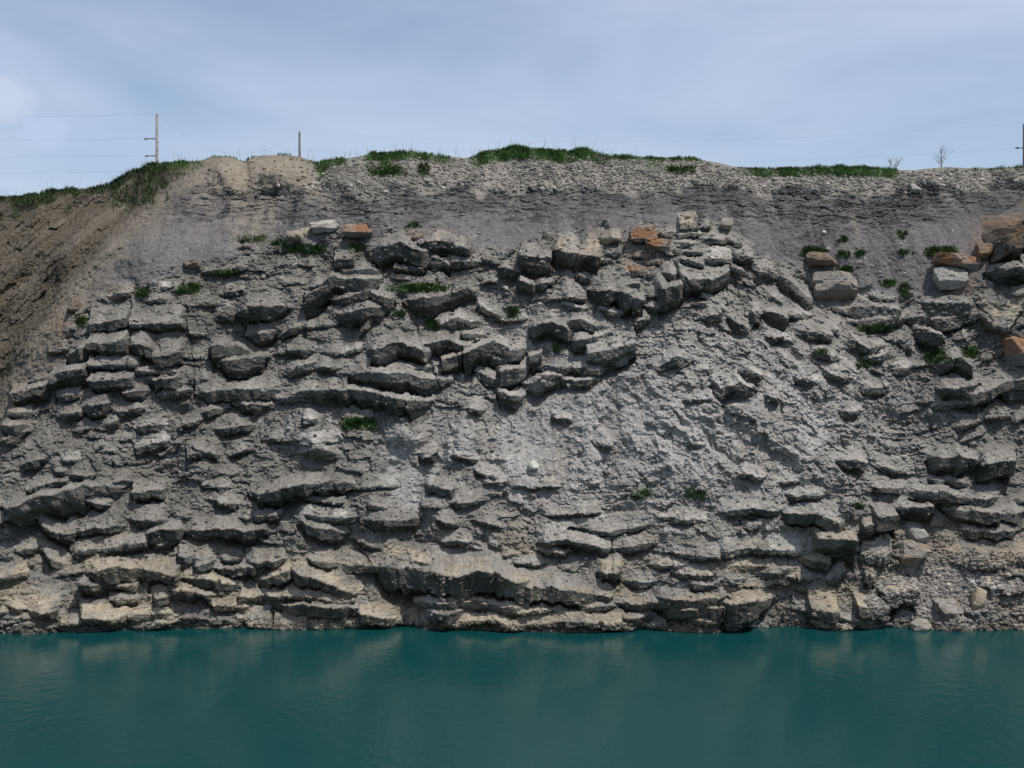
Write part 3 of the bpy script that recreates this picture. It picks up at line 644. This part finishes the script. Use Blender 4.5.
RCOL = {'W': (np.array([.42, .41, .375]),) * 2, 'O': (C_OR, C_ROCK), 'T': (C_TAN, C_ROCK), 'G': (C_ROCK * 1.05, C_RUST), 'L': (C_LIGHT, C_ROCK), 'R': (np.array([.13, .115, .095]), C_RUST), 'D': (C_DARK, C_RUST)}
for k_, (u0, v0, u1, v1, dep, ck, roll, lab) in enumerate(ROCKS):
    r = np.random.default_rng(300 + k_)
    uc, vc = (u0 + u1) / 2, (v0 + v1) / 2
    sx, sy, sz = solve(np.array([uc, u0, u1]), np.array([vc, v1, v0]))
    q0 = [surf(uc + a_ * (u1 - u0) * .4, vc + b_ * (v1 - v0) * .4)[1] for a_ in (-1, 0, 1) for b_ in (-1, 0, 1)]
    c0 = np.array([sx[0], float(np.mean(q0)) - .15 * dep, sz[0]])
    sc_ = c0[1] / F
    v, f = rock_shape(ICO4 if (u1 - u0) > 25 else ICO3, r, .9 if ck in 'OGL' else .6, 7 if ck in 'OGL' else 12, .07)
    v = v * np.array([(u1 - u0) / 2 * sc_, dep / 2 * 1.5, (v1 - v0) / 2 * sc_])
    v[:, 2] += -.25 * v[:, 1] * 0
    a = math.radians(roll); ca, sa = math.cos(a), math.sin(a)
    x_ = v[:, 0] * ca - v[:, 2] * sa; z_ = v[:, 0] * sa + v[:, 2] * ca; v[:, 0], v[:, 2] = x_, z_
    # top leans back
    v[:, 1] += .45 * v[:, 2]
    hz_ = abs(v[:, 2]).max(); v[:, 1] += 1.1 * np.maximum(0, -(v[:, 2] + .25 * hz_))
    w_ = v + c0
    m = np.clip((.15 if ck in 'GR' else .35) + .55 * fbm(w_[:, 0] * 1.4, w_[:, 2] * 1.4 + w_[:, 1], 3, 81 + k_), 0, 1)[:, None]
    if ck == 'O': m = np.clip(m + .9 * sm(.0, -.5, v[:, 2] / (abs(v[:, 2]).max()))[:, None] - .15, 0, 1)
    cA, cB = RCOL[ck]
    o = mesh_obj('boulder', v, f, M_ROCK, None, cA * (1 - m) + cB * m)
    o.location = c0; o['label'] = lab; o['category'] = 'rock'; o['group'] = 'loose rocks on the cliff'

# ------------------------------------------------------------------ stones in the gravel rim, rubble, pebbles
stone_meshes = []
def stones():
    r = np.random.default_rng(5)
    for k in range(8):
        v, f = rock_shape(ico(2), r, .4, 6, .05)
        me_o = mesh_obj('stone', v, f, M_ROCK, CLIFF, np.tile((C_GRAVEL * r.uniform(.9, 1.5)), (len(v), 1)))
        stone_meshes.append(me_o)
    first = set(range(8)); n = 0
    while n < 190:
        pick = r.random()
        if n >= 190: u = r.uniform(0, 1020); v = r.uniform(625, 632)
        elif pick < .5: u = r.uniform(315, 1020); v = lin(GRAVEL_B, u) - r.uniform(-6, 24)
        elif pick < .62: u = r.normal(345, 22); v = r.normal(186, 8)
        elif pick < .78: u = r.uniform(890, 1020); v = r.uniform(570, 628)
        elif pick < .9: u = r.uniform(280, 760); v = r.uniform(240, 440)
        else: u = r.uniform(780, 960); v = r.uniform(230, 300)
        if v < lin(CREST, u) + 3: continue
        x, y, z = surf(u, v)
        s = r.uniform(.07, .17) * (1.0 if pick < .9 else .8)
        if n >= 190: s *= r.uniform(1.2, 2.6)
        i = n % 8
        if n < 8: o = stone_meshes[n]
        else:
            o = stone_meshes[i].copy(); col.objects.link(o); o.parent = CLIFF
        o.location = (x, y + .2 * s, z); o.scale = (s * r.uniform(.9, 1.5), s, s * r.uniform(.6, 1.0)); o.rotation_euler = (r.uniform(-.5, .5), r.uniform(-.5, .5), r.uniform(0, 6))
        n += 1
stones()
def pebbles():
    r = np.random.default_rng(6)
    n = 17000
    U, Vv = [], []
    while len(U) < n:
        p = r.random()
        if p < .42: u = r.uniform(200, 1024); v = lin(GRAVEL_B, u) - r.uniform(-5, 30)
        elif p < .52: u = r.normal(345, 25); v = r.normal(184, 9)
        elif p < .68: u = r.uniform(860, 1024); v = r.uniform(550, 631)
        elif p < .78: u = r.uniform(0, 1024); v = r.uniform(622, 631)
        elif p < .85: u = r.uniform(100, 1024); v = lin(ROCK_T, u) + r.normal(8, 16)
        elif p < .94: u = r.uniform(60, 1024); v = r.uniform(250, 625)
        else:
            a = SCREE[r.integers(len(SCREE))]; u = r.normal(a[0], a[2] * .6); v = r.normal(a[1], a[3] * .6)
        if v < lin(CREST, u) + 2 or v > 632 or (u < 330 and v < 190 and r.random() < .9) or (u < 150 and v < 330) or (lin(GRAVEL_B, u) + 6 < v < lin(ROCK_T, u) - 4 and r.random() < .7): continue
        U.append(u); Vv.append(v)
    U = np.array(U); Vv = np.array(Vv)
    x, y, z = solve(U, Vv)
    xs, t, YY, ZZ = WALL
    i = np.clip(np.searchsorted(xs, x), 0, len(xs) - 1)
    j = np.clip(((z + 1.2) / (crest(x) + 1.2) * (len(t) - 1)).astype(int), 0, len(t) - 1)
    y = YY[j, i]
    bv, bf = ICO1
    s = (.045 + .095 * r.random(n) ** 3)
    P = np.empty((n, len(bv), 3)); cc = np.empty((n, len(bv), 3))
    base = wall_colour(U, Vv, x, z)
    k = r.uniform(.8, 1.25, n) + (r.random(n) < .25) * r.uniform(.2, .6, n)
    jit = 1 + .35 * (r.random((n, len(bv), 1)) - .5)
    P = bv[None] * jit * s[:, None, None] * np.stack([r.uniform(.8, 1.6, n), np.ones(n), r.uniform(.6, 1, n)], 1)[:, None, :]
    P += np.stack([x, y + .28 * s, z], 1)[:, None, :]
    cc = np.repeat((base * k[:, None])[:, None, :], len(bv), 1)
    Fc = (bf[None] + (np.arange(n) * len(bv))[:, None, None]).reshape(-1, 3)
    o = mesh_obj('pebbles', P.reshape(-1, 3), Fc, M_ROCK, CLIFF, cc.reshape(-1, 3), kind='stuff')
pebbles()

# ------------------------------------------------------------------ water and the plateau
def water():
    xs = np.concatenate([np.linspace(-700, -60, 12), np.linspace(-50, 50, 60), np.linspace(60, 700, 12)]); ys = np.concatenate([np.linspace(-400, 5, 10), np.linspace(10, 72, 60)])
    X, Y = np.meshgrid(xs, ys)
    Z = X * 0
    m, n, L, b = new_mat('quarry_water')
    geo = n.new('ShaderNodeNewGeometry')
    b.inputs['Base Color'].default_value = (.002, .038, .039, 1)
    b.inputs['Roughness'].default_value = .17; b.inputs['IOR'].default_value = 1.33
    mp = n.new('ShaderNodeMapping'); mp.inputs['Scale'].default_value = (1.0, .55, 1); mp.inputs['Rotation'].default_value = (0, 0, .25); L(geo.outputs['Position'], mp.inputs['Vector'])
    n1 = n.new('ShaderNodeTexNoise'); n1.inputs['Scale'].default_value = 2.6; n1.inputs['Detail'].default_value = 4; n1.inputs['Roughness'].default_value = .55; L(mp.outputs[0], n1.inputs['Vector'])
    n2 = n.new('ShaderNodeTexNoise'); n2.inputs['Scale'].default_value = .09; n2.inputs['Detail'].default_value = 3; L(geo.outputs['Position'], n2.inputs['Vector'])
    r2 = n.new('ShaderNodeMapRange'); r2.inputs['From Min'].default_value = .35; r2.inputs['From Max'].default_value = .65; r2.inputs['To Min'].default_value = .25; r2.inputs['To Max'].default_value = 1.0
    L(n2.outputs['Fac'], r2.inputs['Value'])
    bp = n.new('ShaderNodeBump'); bp.inputs['Distance'].default_value = .05
    L(r2.outputs[0], bp.inputs['Strength']); L(n1.outputs['Fac'], bp.inputs['Height']); L(bp.outputs[0], b.inputs['Normal'])
    o = mesh_obj('water', np.stack([X.ravel(), Y.ravel(), Z.ravel()], 1), grid_faces(len(ys), len(xs)), m, None, kind='structure')
water()
def plateau():
    xs = np.linspace(-3000, 3000, 61); ys = np.concatenate([np.linspace(100, 400, 20), np.linspace(450, 3500, 30)])
    X, Y = np.meshgrid(xs, ys); Z = 22.3 + .4 * fbm(X * .02, Y * .02, 3, 230)
    mesh_obj('ground', np.stack([X.ravel(), Y.ravel(), Z.ravel()], 1), grid_faces(len(ys), len(xs)), M_SOIL, None, kind='structure')
plateau()

# ------------------------------------------------------------------ vegetation
def blades(pts, r, h, wd, lean=.5):
    """pts n,3 -> bent two-segment blades"""
    n = len(pts); a = r.uniform(0, 2 * math.pi, n); hh = h * r.uniform(.5, 1.25, n); ww = wd * r.uniform(.6, 1.3, n)
    side = np.stack([np.cos(a), np.sin(a), 0 * a], 1) * ww[:, None] / 2
    b2 = r.uniform(0, 2 * math.pi, n); dr = np.stack([np.cos(b2), np.sin(b2), 0 * b2], 1) * (lean * hh * r.uniform(.2, 1, n))[:, None]
    up = np.array([0, 0, 1.0])
    mid = pts + dr * .35 + up * (hh * .6)[:, None]; tip = pts + dr + up * hh[:, None] * .95
    Vv = np.stack([pts - side, pts + side, mid + side * .8, mid - side * .8, tip], 1).reshape(-1, 3)
    i = np.arange(n) * 5
    T = np.concatenate([np.stack([i, i + 1, i + 2], 1), np.stack([i, i + 2, i + 3], 1), np.stack([i + 3, i + 2, i + 4], 1)])
    return Vv, T
def crest_grass():
    r = np.random.default_rng(8)
    # (u0, u1, how far below the rim it grows in bearing units, blades, height)
    dark = [(-30, 84, 22, 13000, .26), (70, 130, 8, 3000, .18), (108, 172, 40, 13000, .26), (128, 190, 16, 5000, .24)]
    bands = dark + [(0, 84, 5, 1800, .16), (140, 205, 8, 3800, .15), (305, 350, 8, 2200, .22), (312, 332, 20, 1400, .22), (360, 455, 6, 6000, .24), (362, 398, 20, 2600, .24),
             (464, 608, 11, 16000, .24), (600, 705, 3, 3400, .2), (640, 704, 18, 2000, .2), (736, 900, 8, 16000, .24), (200, 300, 1, 700, .2), (965, 1040, 3, 900, .2)]
    P = []; H = []; nd = 0
    for kb, (a, b, dep, n, h) in enumerate(bands):
        u = r.uniform(a, b, n)
        edge = np.minimum(u - a, b - u) / max(8, (b - a) * .12)
        keep = r.random(n) < np.clip(edge, .08, 1) * np.clip(.75 + .9 * vn(u * .12, u * 0, 11 + int(a)), .3, 1)
        u = u[keep]; n = len(u)
        dn = dep * r.random(n) ** 1.6
        if dep > 13:
            kp = vn(u * .13, dn * .16 + kb * 7.3, 23) > -.25 + .6 * dn / dep * r.random(n)
            idx_ = np.where(keep)[0]; keep[idx_[~kp]] = False; u = u[kp]; dn = dn[kp]; n = len(u)
        v = lin(CREST, u) + dn
        x, y, z = solve(u, v)
        nd += n if kb < len(dark) else 0
        bk = (r.random(n) < .45)
        cx2, cy2, cz2 = solve(u, lin(CREST, u))
        x = np.where(bk, cx2, x); y = np.where(bk, cy2 + r.uniform(0, 1.2, n), y); z = np.where(bk, cz2 - .12, z)
        # mounds: blades stand taller in the middle of a band
        P.append(np.stack([x, y - .05, z - .03], 1)); H.append(h * (.6 + .6 * np.clip(edge[keep], 0, 1)) * (.8 + .4 * vn(u * .1, u * 0, 19)))
    P = np.concatenate(P); H = np.concatenate(H)
    Vv, T = blades(P[:nd], r, H[:nd], .05, 1.1)
    o = mesh_obj('undergrowth', Vv, T, M_UNDER, None, kind='stuff')
    o['label'] = 'dark brownish green undergrowth covering the left rim and slope'; o['category'] = 'undergrowth'
    Vv, T = blades(P[nd:], r, H[nd:], .045, .9)
    o = mesh_obj('grass', Vv, T, M_GRASS, None, kind='stuff')
    o['label'] = 'green grass growing in bands along the rim of the cliff'; o['category'] = 'grass'
    u = r.uniform(-20, 640, 260); x, y, z = solve(u, lin(CREST, u)); y = y + r.uniform(0, 2, len(u))
    Vv, T = blades(np.stack([x, y, z - .05], 1), r, np.full(len(u), .95), .018, .35)
    o = mesh_obj('dry_grass', Vv, T, M_DRY, None, kind='stuff')
    o['label'] = 'thin dry grass stalks sticking up along the rim'; o['category'] = 'dry grass'
crest_grass()
WEEDS = [  # u, v, half width, half height, blades, label
 (190, 285, 11, 9, 220, 'bright green weeds above the square slabs at the left'),
 (252, 236, 18, 7, 110, 'scattered sparse weeds on the pale chute above the ledge tops'),
 (228, 272, 16, 5, 90, 'sparse weeds between the bright weeds and the wide weed patch'),
 (143, 290, 7, 6, 90, 'small weed clump at the top corner of the square slabs'),
 (83, 318, 5, 8, 80, 'thin weed clump on the left ridge beside the orange-stained stone'),
 (305, 246, 20, 7, 300, 'wide weed patch below the tilted tan slab'),
 (280, 238, 9, 8, 110, 'sparse weeds left of the tilted tan slab'),
 (356, 244, 8, 6, 100, 'weeds directly under the square orange-topped block'),
 (420, 285, 30, 7, 420, 'long weed patch growing along the upper middle ledges'),
 (434, 320, 8, 10, 130, 'weed clump in a notch below the long weed patch'),
 (400, 312, 6, 4, 50, 'tiny weed clump above the slanting crack'),
 (358, 419, 19, 10, 260, 'round weed patch on the grey scree left of centre'),
 (513, 308, 7, 9, 120, 'weed clump on the scree hollow below the big tan block'),
 (557, 346, 5, 6, 60, 'small weed clump left of the slanting grey slab'),
 (640, 487, 14, 12, 90, 'faint sparse weeds on the pale scree, left of two'),
 (696, 488, 12, 12, 90, 'faint sparse weeds on the pale scree, right of two'),
 (813, 247, 12, 9, 230, 'bright green weeds above the boulder with an orange side'),
 (846, 267, 8, 5, 90, 'weeds between the orange-sided boulder and the square block'),
 (843, 237, 5, 4, 40, 'small weed clump upslope of the square block'),
 (844, 252, 6, 4, 50, 'small dark weed clump right of the bright weeds'),
 (861, 250, 5, 5, 50, 'weed clump in the middle of the shale slope'),
 (941, 248, 15, 8, 260, 'weed patch growing just above the tilted orange slab'),
 (904, 232, 6, 6, 50, 'highest weed clump on the shale slope'),
 (906, 250, 6, 5, 50, 'weed clump halfway between shale top and orange slab'),
 (890, 280, 7, 6, 70, 'weeds left of the vertical weed strip on the scree'),
 (905, 284, 5, 13, 110, 'upright strip of weeds on the scree left of the pale block'),
 (875, 326, 18, 6, 170, 'weeds along the dark ledge of the trough'),
 (932, 352, 11, 12, 210, 'left of two green weed clumps under the trough'),
 (969, 348, 12, 9, 210, 'right of two green weed clumps under the trough'),
 (862, 362, 7, 5, 70, 'small weeds below the trough ledge'),
 (857, 503, 5, 4, 50, 'tiny weeds on the lower right ledges'),
 (413, 222, 6, 5, 50, 'small weeds on the dark shale left of the grassy rim'),
 (818, 350, 7, 4, 40, 'tiny weeds on the dipping beds at the right'),
 (680, 167, 16, 6, 220, 'green weeds in the dark notch of the gravel rim'),
 (385, 166, 20, 10, 320, 'bushy weeds hanging over the gravel rim'),
 (424, 165, 5, 12, 90, 'narrow weeds hanging down a gully in the gravel rim'),
]
for k_, (u, v, hw, hh, nb, lab) in enumerate(WEEDS):
    r = np.random.default_rng(500 + k_); nb = int(nb * 3.2); hw *= 1.12; xs, t, YY, ZZ = WALL
    x0, y0, z0 = surf(u, v + hh * .6)
    uu = u + hw * np.clip(r.normal(0, .5, nb), -1, 1); vv = v + hh * .5 + hh * np.clip(r.normal(0, .45, nb), -1, 1) * .8
    # break the patch into sprigs
    kx = max(3, nb // 16); cu = u + hw * r.uniform(-1, 1, kx); cv = v + hh * (.4 + .7 * r.uniform(-1, 1, kx)); pick = r.integers(0, kx, nb)
    uu = .35 * uu + .65 * (cu[pick] + r.normal(0, 1.3, nb)); vv = .35 * vv + .65 * (cv[pick] + r.normal(0, 1.0, nb))
    x, y, z = solve(uu, vv)
    i = np.clip(np.searchsorted(xs, x), 0, len(xs) - 1); j = np.clip(((z + 1.2) / (crest(x) + 1.2) * (len(t) - 1)).astype(int), 0, len(t) - 1)
    y = YY[j, i] - .06
    sparse = 'sparse' in lab or 'faint' in lab
    Vv, T = blades(np.stack([x, y, z - .06], 1), r, (.19 if not sparse else .2), (.06 if not sparse else .035), 1.6)
    Vv = Vv - np.array([x0, y0, z0])
    o = mesh_obj('weed_clump', Vv, T, M_WEED)
    o.location = (x0, y0, z0); o['label'] = lab; o['category'] = 'weeds'; o['group'] = 'weed clumps on the cliff'

# ------------------------------------------------------------------ poles, wires, bare shrubs
def tube(path, radii, seg=6):
    path = np.asarray(path, float); n = len(path); Vv = []; Fc = []
    for i in range(n):
        d = path[min(i + 1, n - 1)] - path[max(i - 1, 0)]; d = d / (np.linalg.norm(d) + 1e-9)
        a = np.cross(d, [0, 0, 1.0] if abs(d[2]) < .9 else [1.0, 0, 0]); a /= np.linalg.norm(a); b = np.cross(d, a)
        for k in range(seg):
            t = 2 * math.pi * k / seg; Vv.append(path[i] + (a * math.cos(t) + b * math.sin(t)) * radii[i])
    for i in range(n - 1):
        for k in range(seg):
            k2 = (k + 1) % seg; Fc.append((i * seg + k, i * seg + k2, (i + 1) * seg + k2, (i + 1) * seg + k))
    Fc.append(tuple(range(seg))[::-1]); Fc.append(tuple((n - 1) * seg + k for k in range(seg)))
    return np.array(Vv), Fc
def join(parts):
    Vv = []; Fc = []; k = 0
    for v, f in parts:
        Vv.append(v); Fc += [tuple(i + k for i in q) for q in f]; k += len(v)
    return np.concatenate(Vv), Fc
def at(u, v, Y): return np.array([(u - CX) / F * Y, Y, CAMZ + (CY - v) / F * Y])
def pole(u, vtop, Y, rad, mat, arms, label):
    top = at(u, vtop, Y); base = np.array([top[0], Y, 22.2])
    e = empty('utility_pole', tuple(base), label, 'pole', 'utility poles behind the rim')
    H = top[2] - base[2]
    v, f = tube([(0, 0, 0), (0, 0, H * .5), (0, 0, H)], [rad * 1.15, rad * 1.05, rad], 10)
    mesh_obj('shaft', v, f, mat, e, smooth=True)
    v, f = tube([(0, 0, H), (0, 0, H + .05), (0, 0, H + .16)], [.05, .08, .03], 8)
    ins = mesh_obj('insulator', v, f, M_METAL, e)
    ends = [top + np.array([0, 0, .15])]
    for (va, len_) in arms:
        z = at(u, va, Y)[2] - base[2]
        v, f = tube([(-rad * .6, -.02, z), (-len_ * .6, -.02, z + .02), (-len_, -.02, z)], [.05, .045, .035], 8)
        a = mesh_obj('bracket', v, f, M_METAL, e)
        v, f = join([tube([(-len_ - .02 - .1 * q, -.02, z), (-len_ - .06 - .1 * q, -.02, z)], [.085, .085], 8) for q in range(3)])
        mesh_obj('insulator', v, f, M_METAL, a)
        ends.append(base + np.array([-len_ - .3, -.02, z]))
    return e, ends
P1, E1 = pole(157, 116, 100, .12, M_WOOD, [(139, .75), (156, .70)], 'tall pale wooden utility pole with two side brackets at the left')
P2, E2 = pole(299.5, 133, 112, .10, M_DARKWOOD, [], 'thin dark utility pole without brackets behind the grassy rim')
P3, E3 = pole(1025, 124, 100, .17, M_DARKWOOD, [(148, .5)], 'dark utility pole cut by the right edge of the picture')
def wire(a, b, sag, label, rad=.0045):
    a = np.array(a); b = np.array(b); t = np.linspace(0, 1, 40)
    p = a[None] * (1 - t[:, None]) + b[None] * t[:, None]; p[:, 2] -= sag * 4 * t * (1 - t)
    o0 = p[0].copy()
    v, f = tube(p - o0, [rad] * 40, 4)
    o = mesh_obj('overhead_wire', v, f, M_METAL); o.location = tuple(o0); o['label'] = label; o['category'] = 'wire'; o['group'] = 'overhead wires'
wire(E1[0], at(-260, 117, 96), .15, 'topmost overhead wire running left from the tall pale pole')
wire(E1[1], at(-260, 138, 96), .10, 'overhead wire running left from the upper bracket of the pale pole')
wire(E1[2], at(-260, 156, 96), .10, 'overhead wire running left from the lower bracket of the pale pole')
wire(at(157, 171, 100), at(-260, 174, 96), .10, 'lowest faint overhead wire at the left above the slope')
wire(E1[0], E2[0], 2.6, 'overhead wire sagging between the pale pole and the thin dark pole')
wire(at(158, 143, 100), at(300, 148, 112), 2.2, 'lower overhead wire sagging from the pale pole towards the dark pole')
wire(E2[0], E3[0], 1.3, 'long overhead wire between the thin dark pole and the right pole', .0026)
wire(at(299.5, 150, 112), E3[1], 1.2, 'lower overhead wire reaching the right pole bracket', .0026)

def shrub(u, v, hpx, seed, spread, label):
    r = np.random.default_rng(seed)
    x, y, z = solve(np.array([u]), np.array([lin(CREST, u)])); base = np.array([x[0], y[0] + 1.0, z[0] - .15])
    e = empty('bare_shrub', tuple(base), label, 'shrub', 'bare shrubs on the rim')
    H = hpx * base[1] / F
    parts = []; 
    def grow(p, d, L, rad, lev, acc):
        n = 4; path = [p]; 
        for k in range(n):
            d = d + r.normal(0, .14, 3) + np.array([0, 0, .05]); d = d / np.linalg.norm(d); path.append(path[-1] + d * L / n)
        acc.append(tube(path, [rad * (1 - .5 * k / n) for k in range(n + 1)], 4))
        if lev < 3:
            for q in range(r.integers(3, 5)):
                i = r.integers(1, n + 1); nd = d + r.normal(0, spread, 3); nd[2] = abs(nd[2]) * .8 + .25; nd /= np.linalg.norm(nd)
                grow(path[i], nd, L * r.uniform(.5, .75), rad * .55, lev + 1, acc)
    tr = []
    v_, f_ = tube([(0, 0, 0), (.02, 0, H * .2), (.0, .02, H * .38)], [.035, .028, .022], 6); mesh_obj('trunk', v_, f_, M_BARK, e)
    acc = []
    for q in range(5):
        grow(np.array([0, 0, H * r.uniform(.12, .36)]), np.array([r.uniform(-.7, .7), r.uniform(-.5, .5), 1.0]), H * .42, .018, 1, acc)
    v_, f_ = join(acc); mesh_obj('crown', v_, f_, M_BARK, e)
shrub(899, 170, 21, 3, .5, 'smaller bare twiggy shrub on the gravel rim, left of two')
shrub(947, 167, 27, 4, .6, 'larger bare twiggy shrub on the gravel rim, right of two')
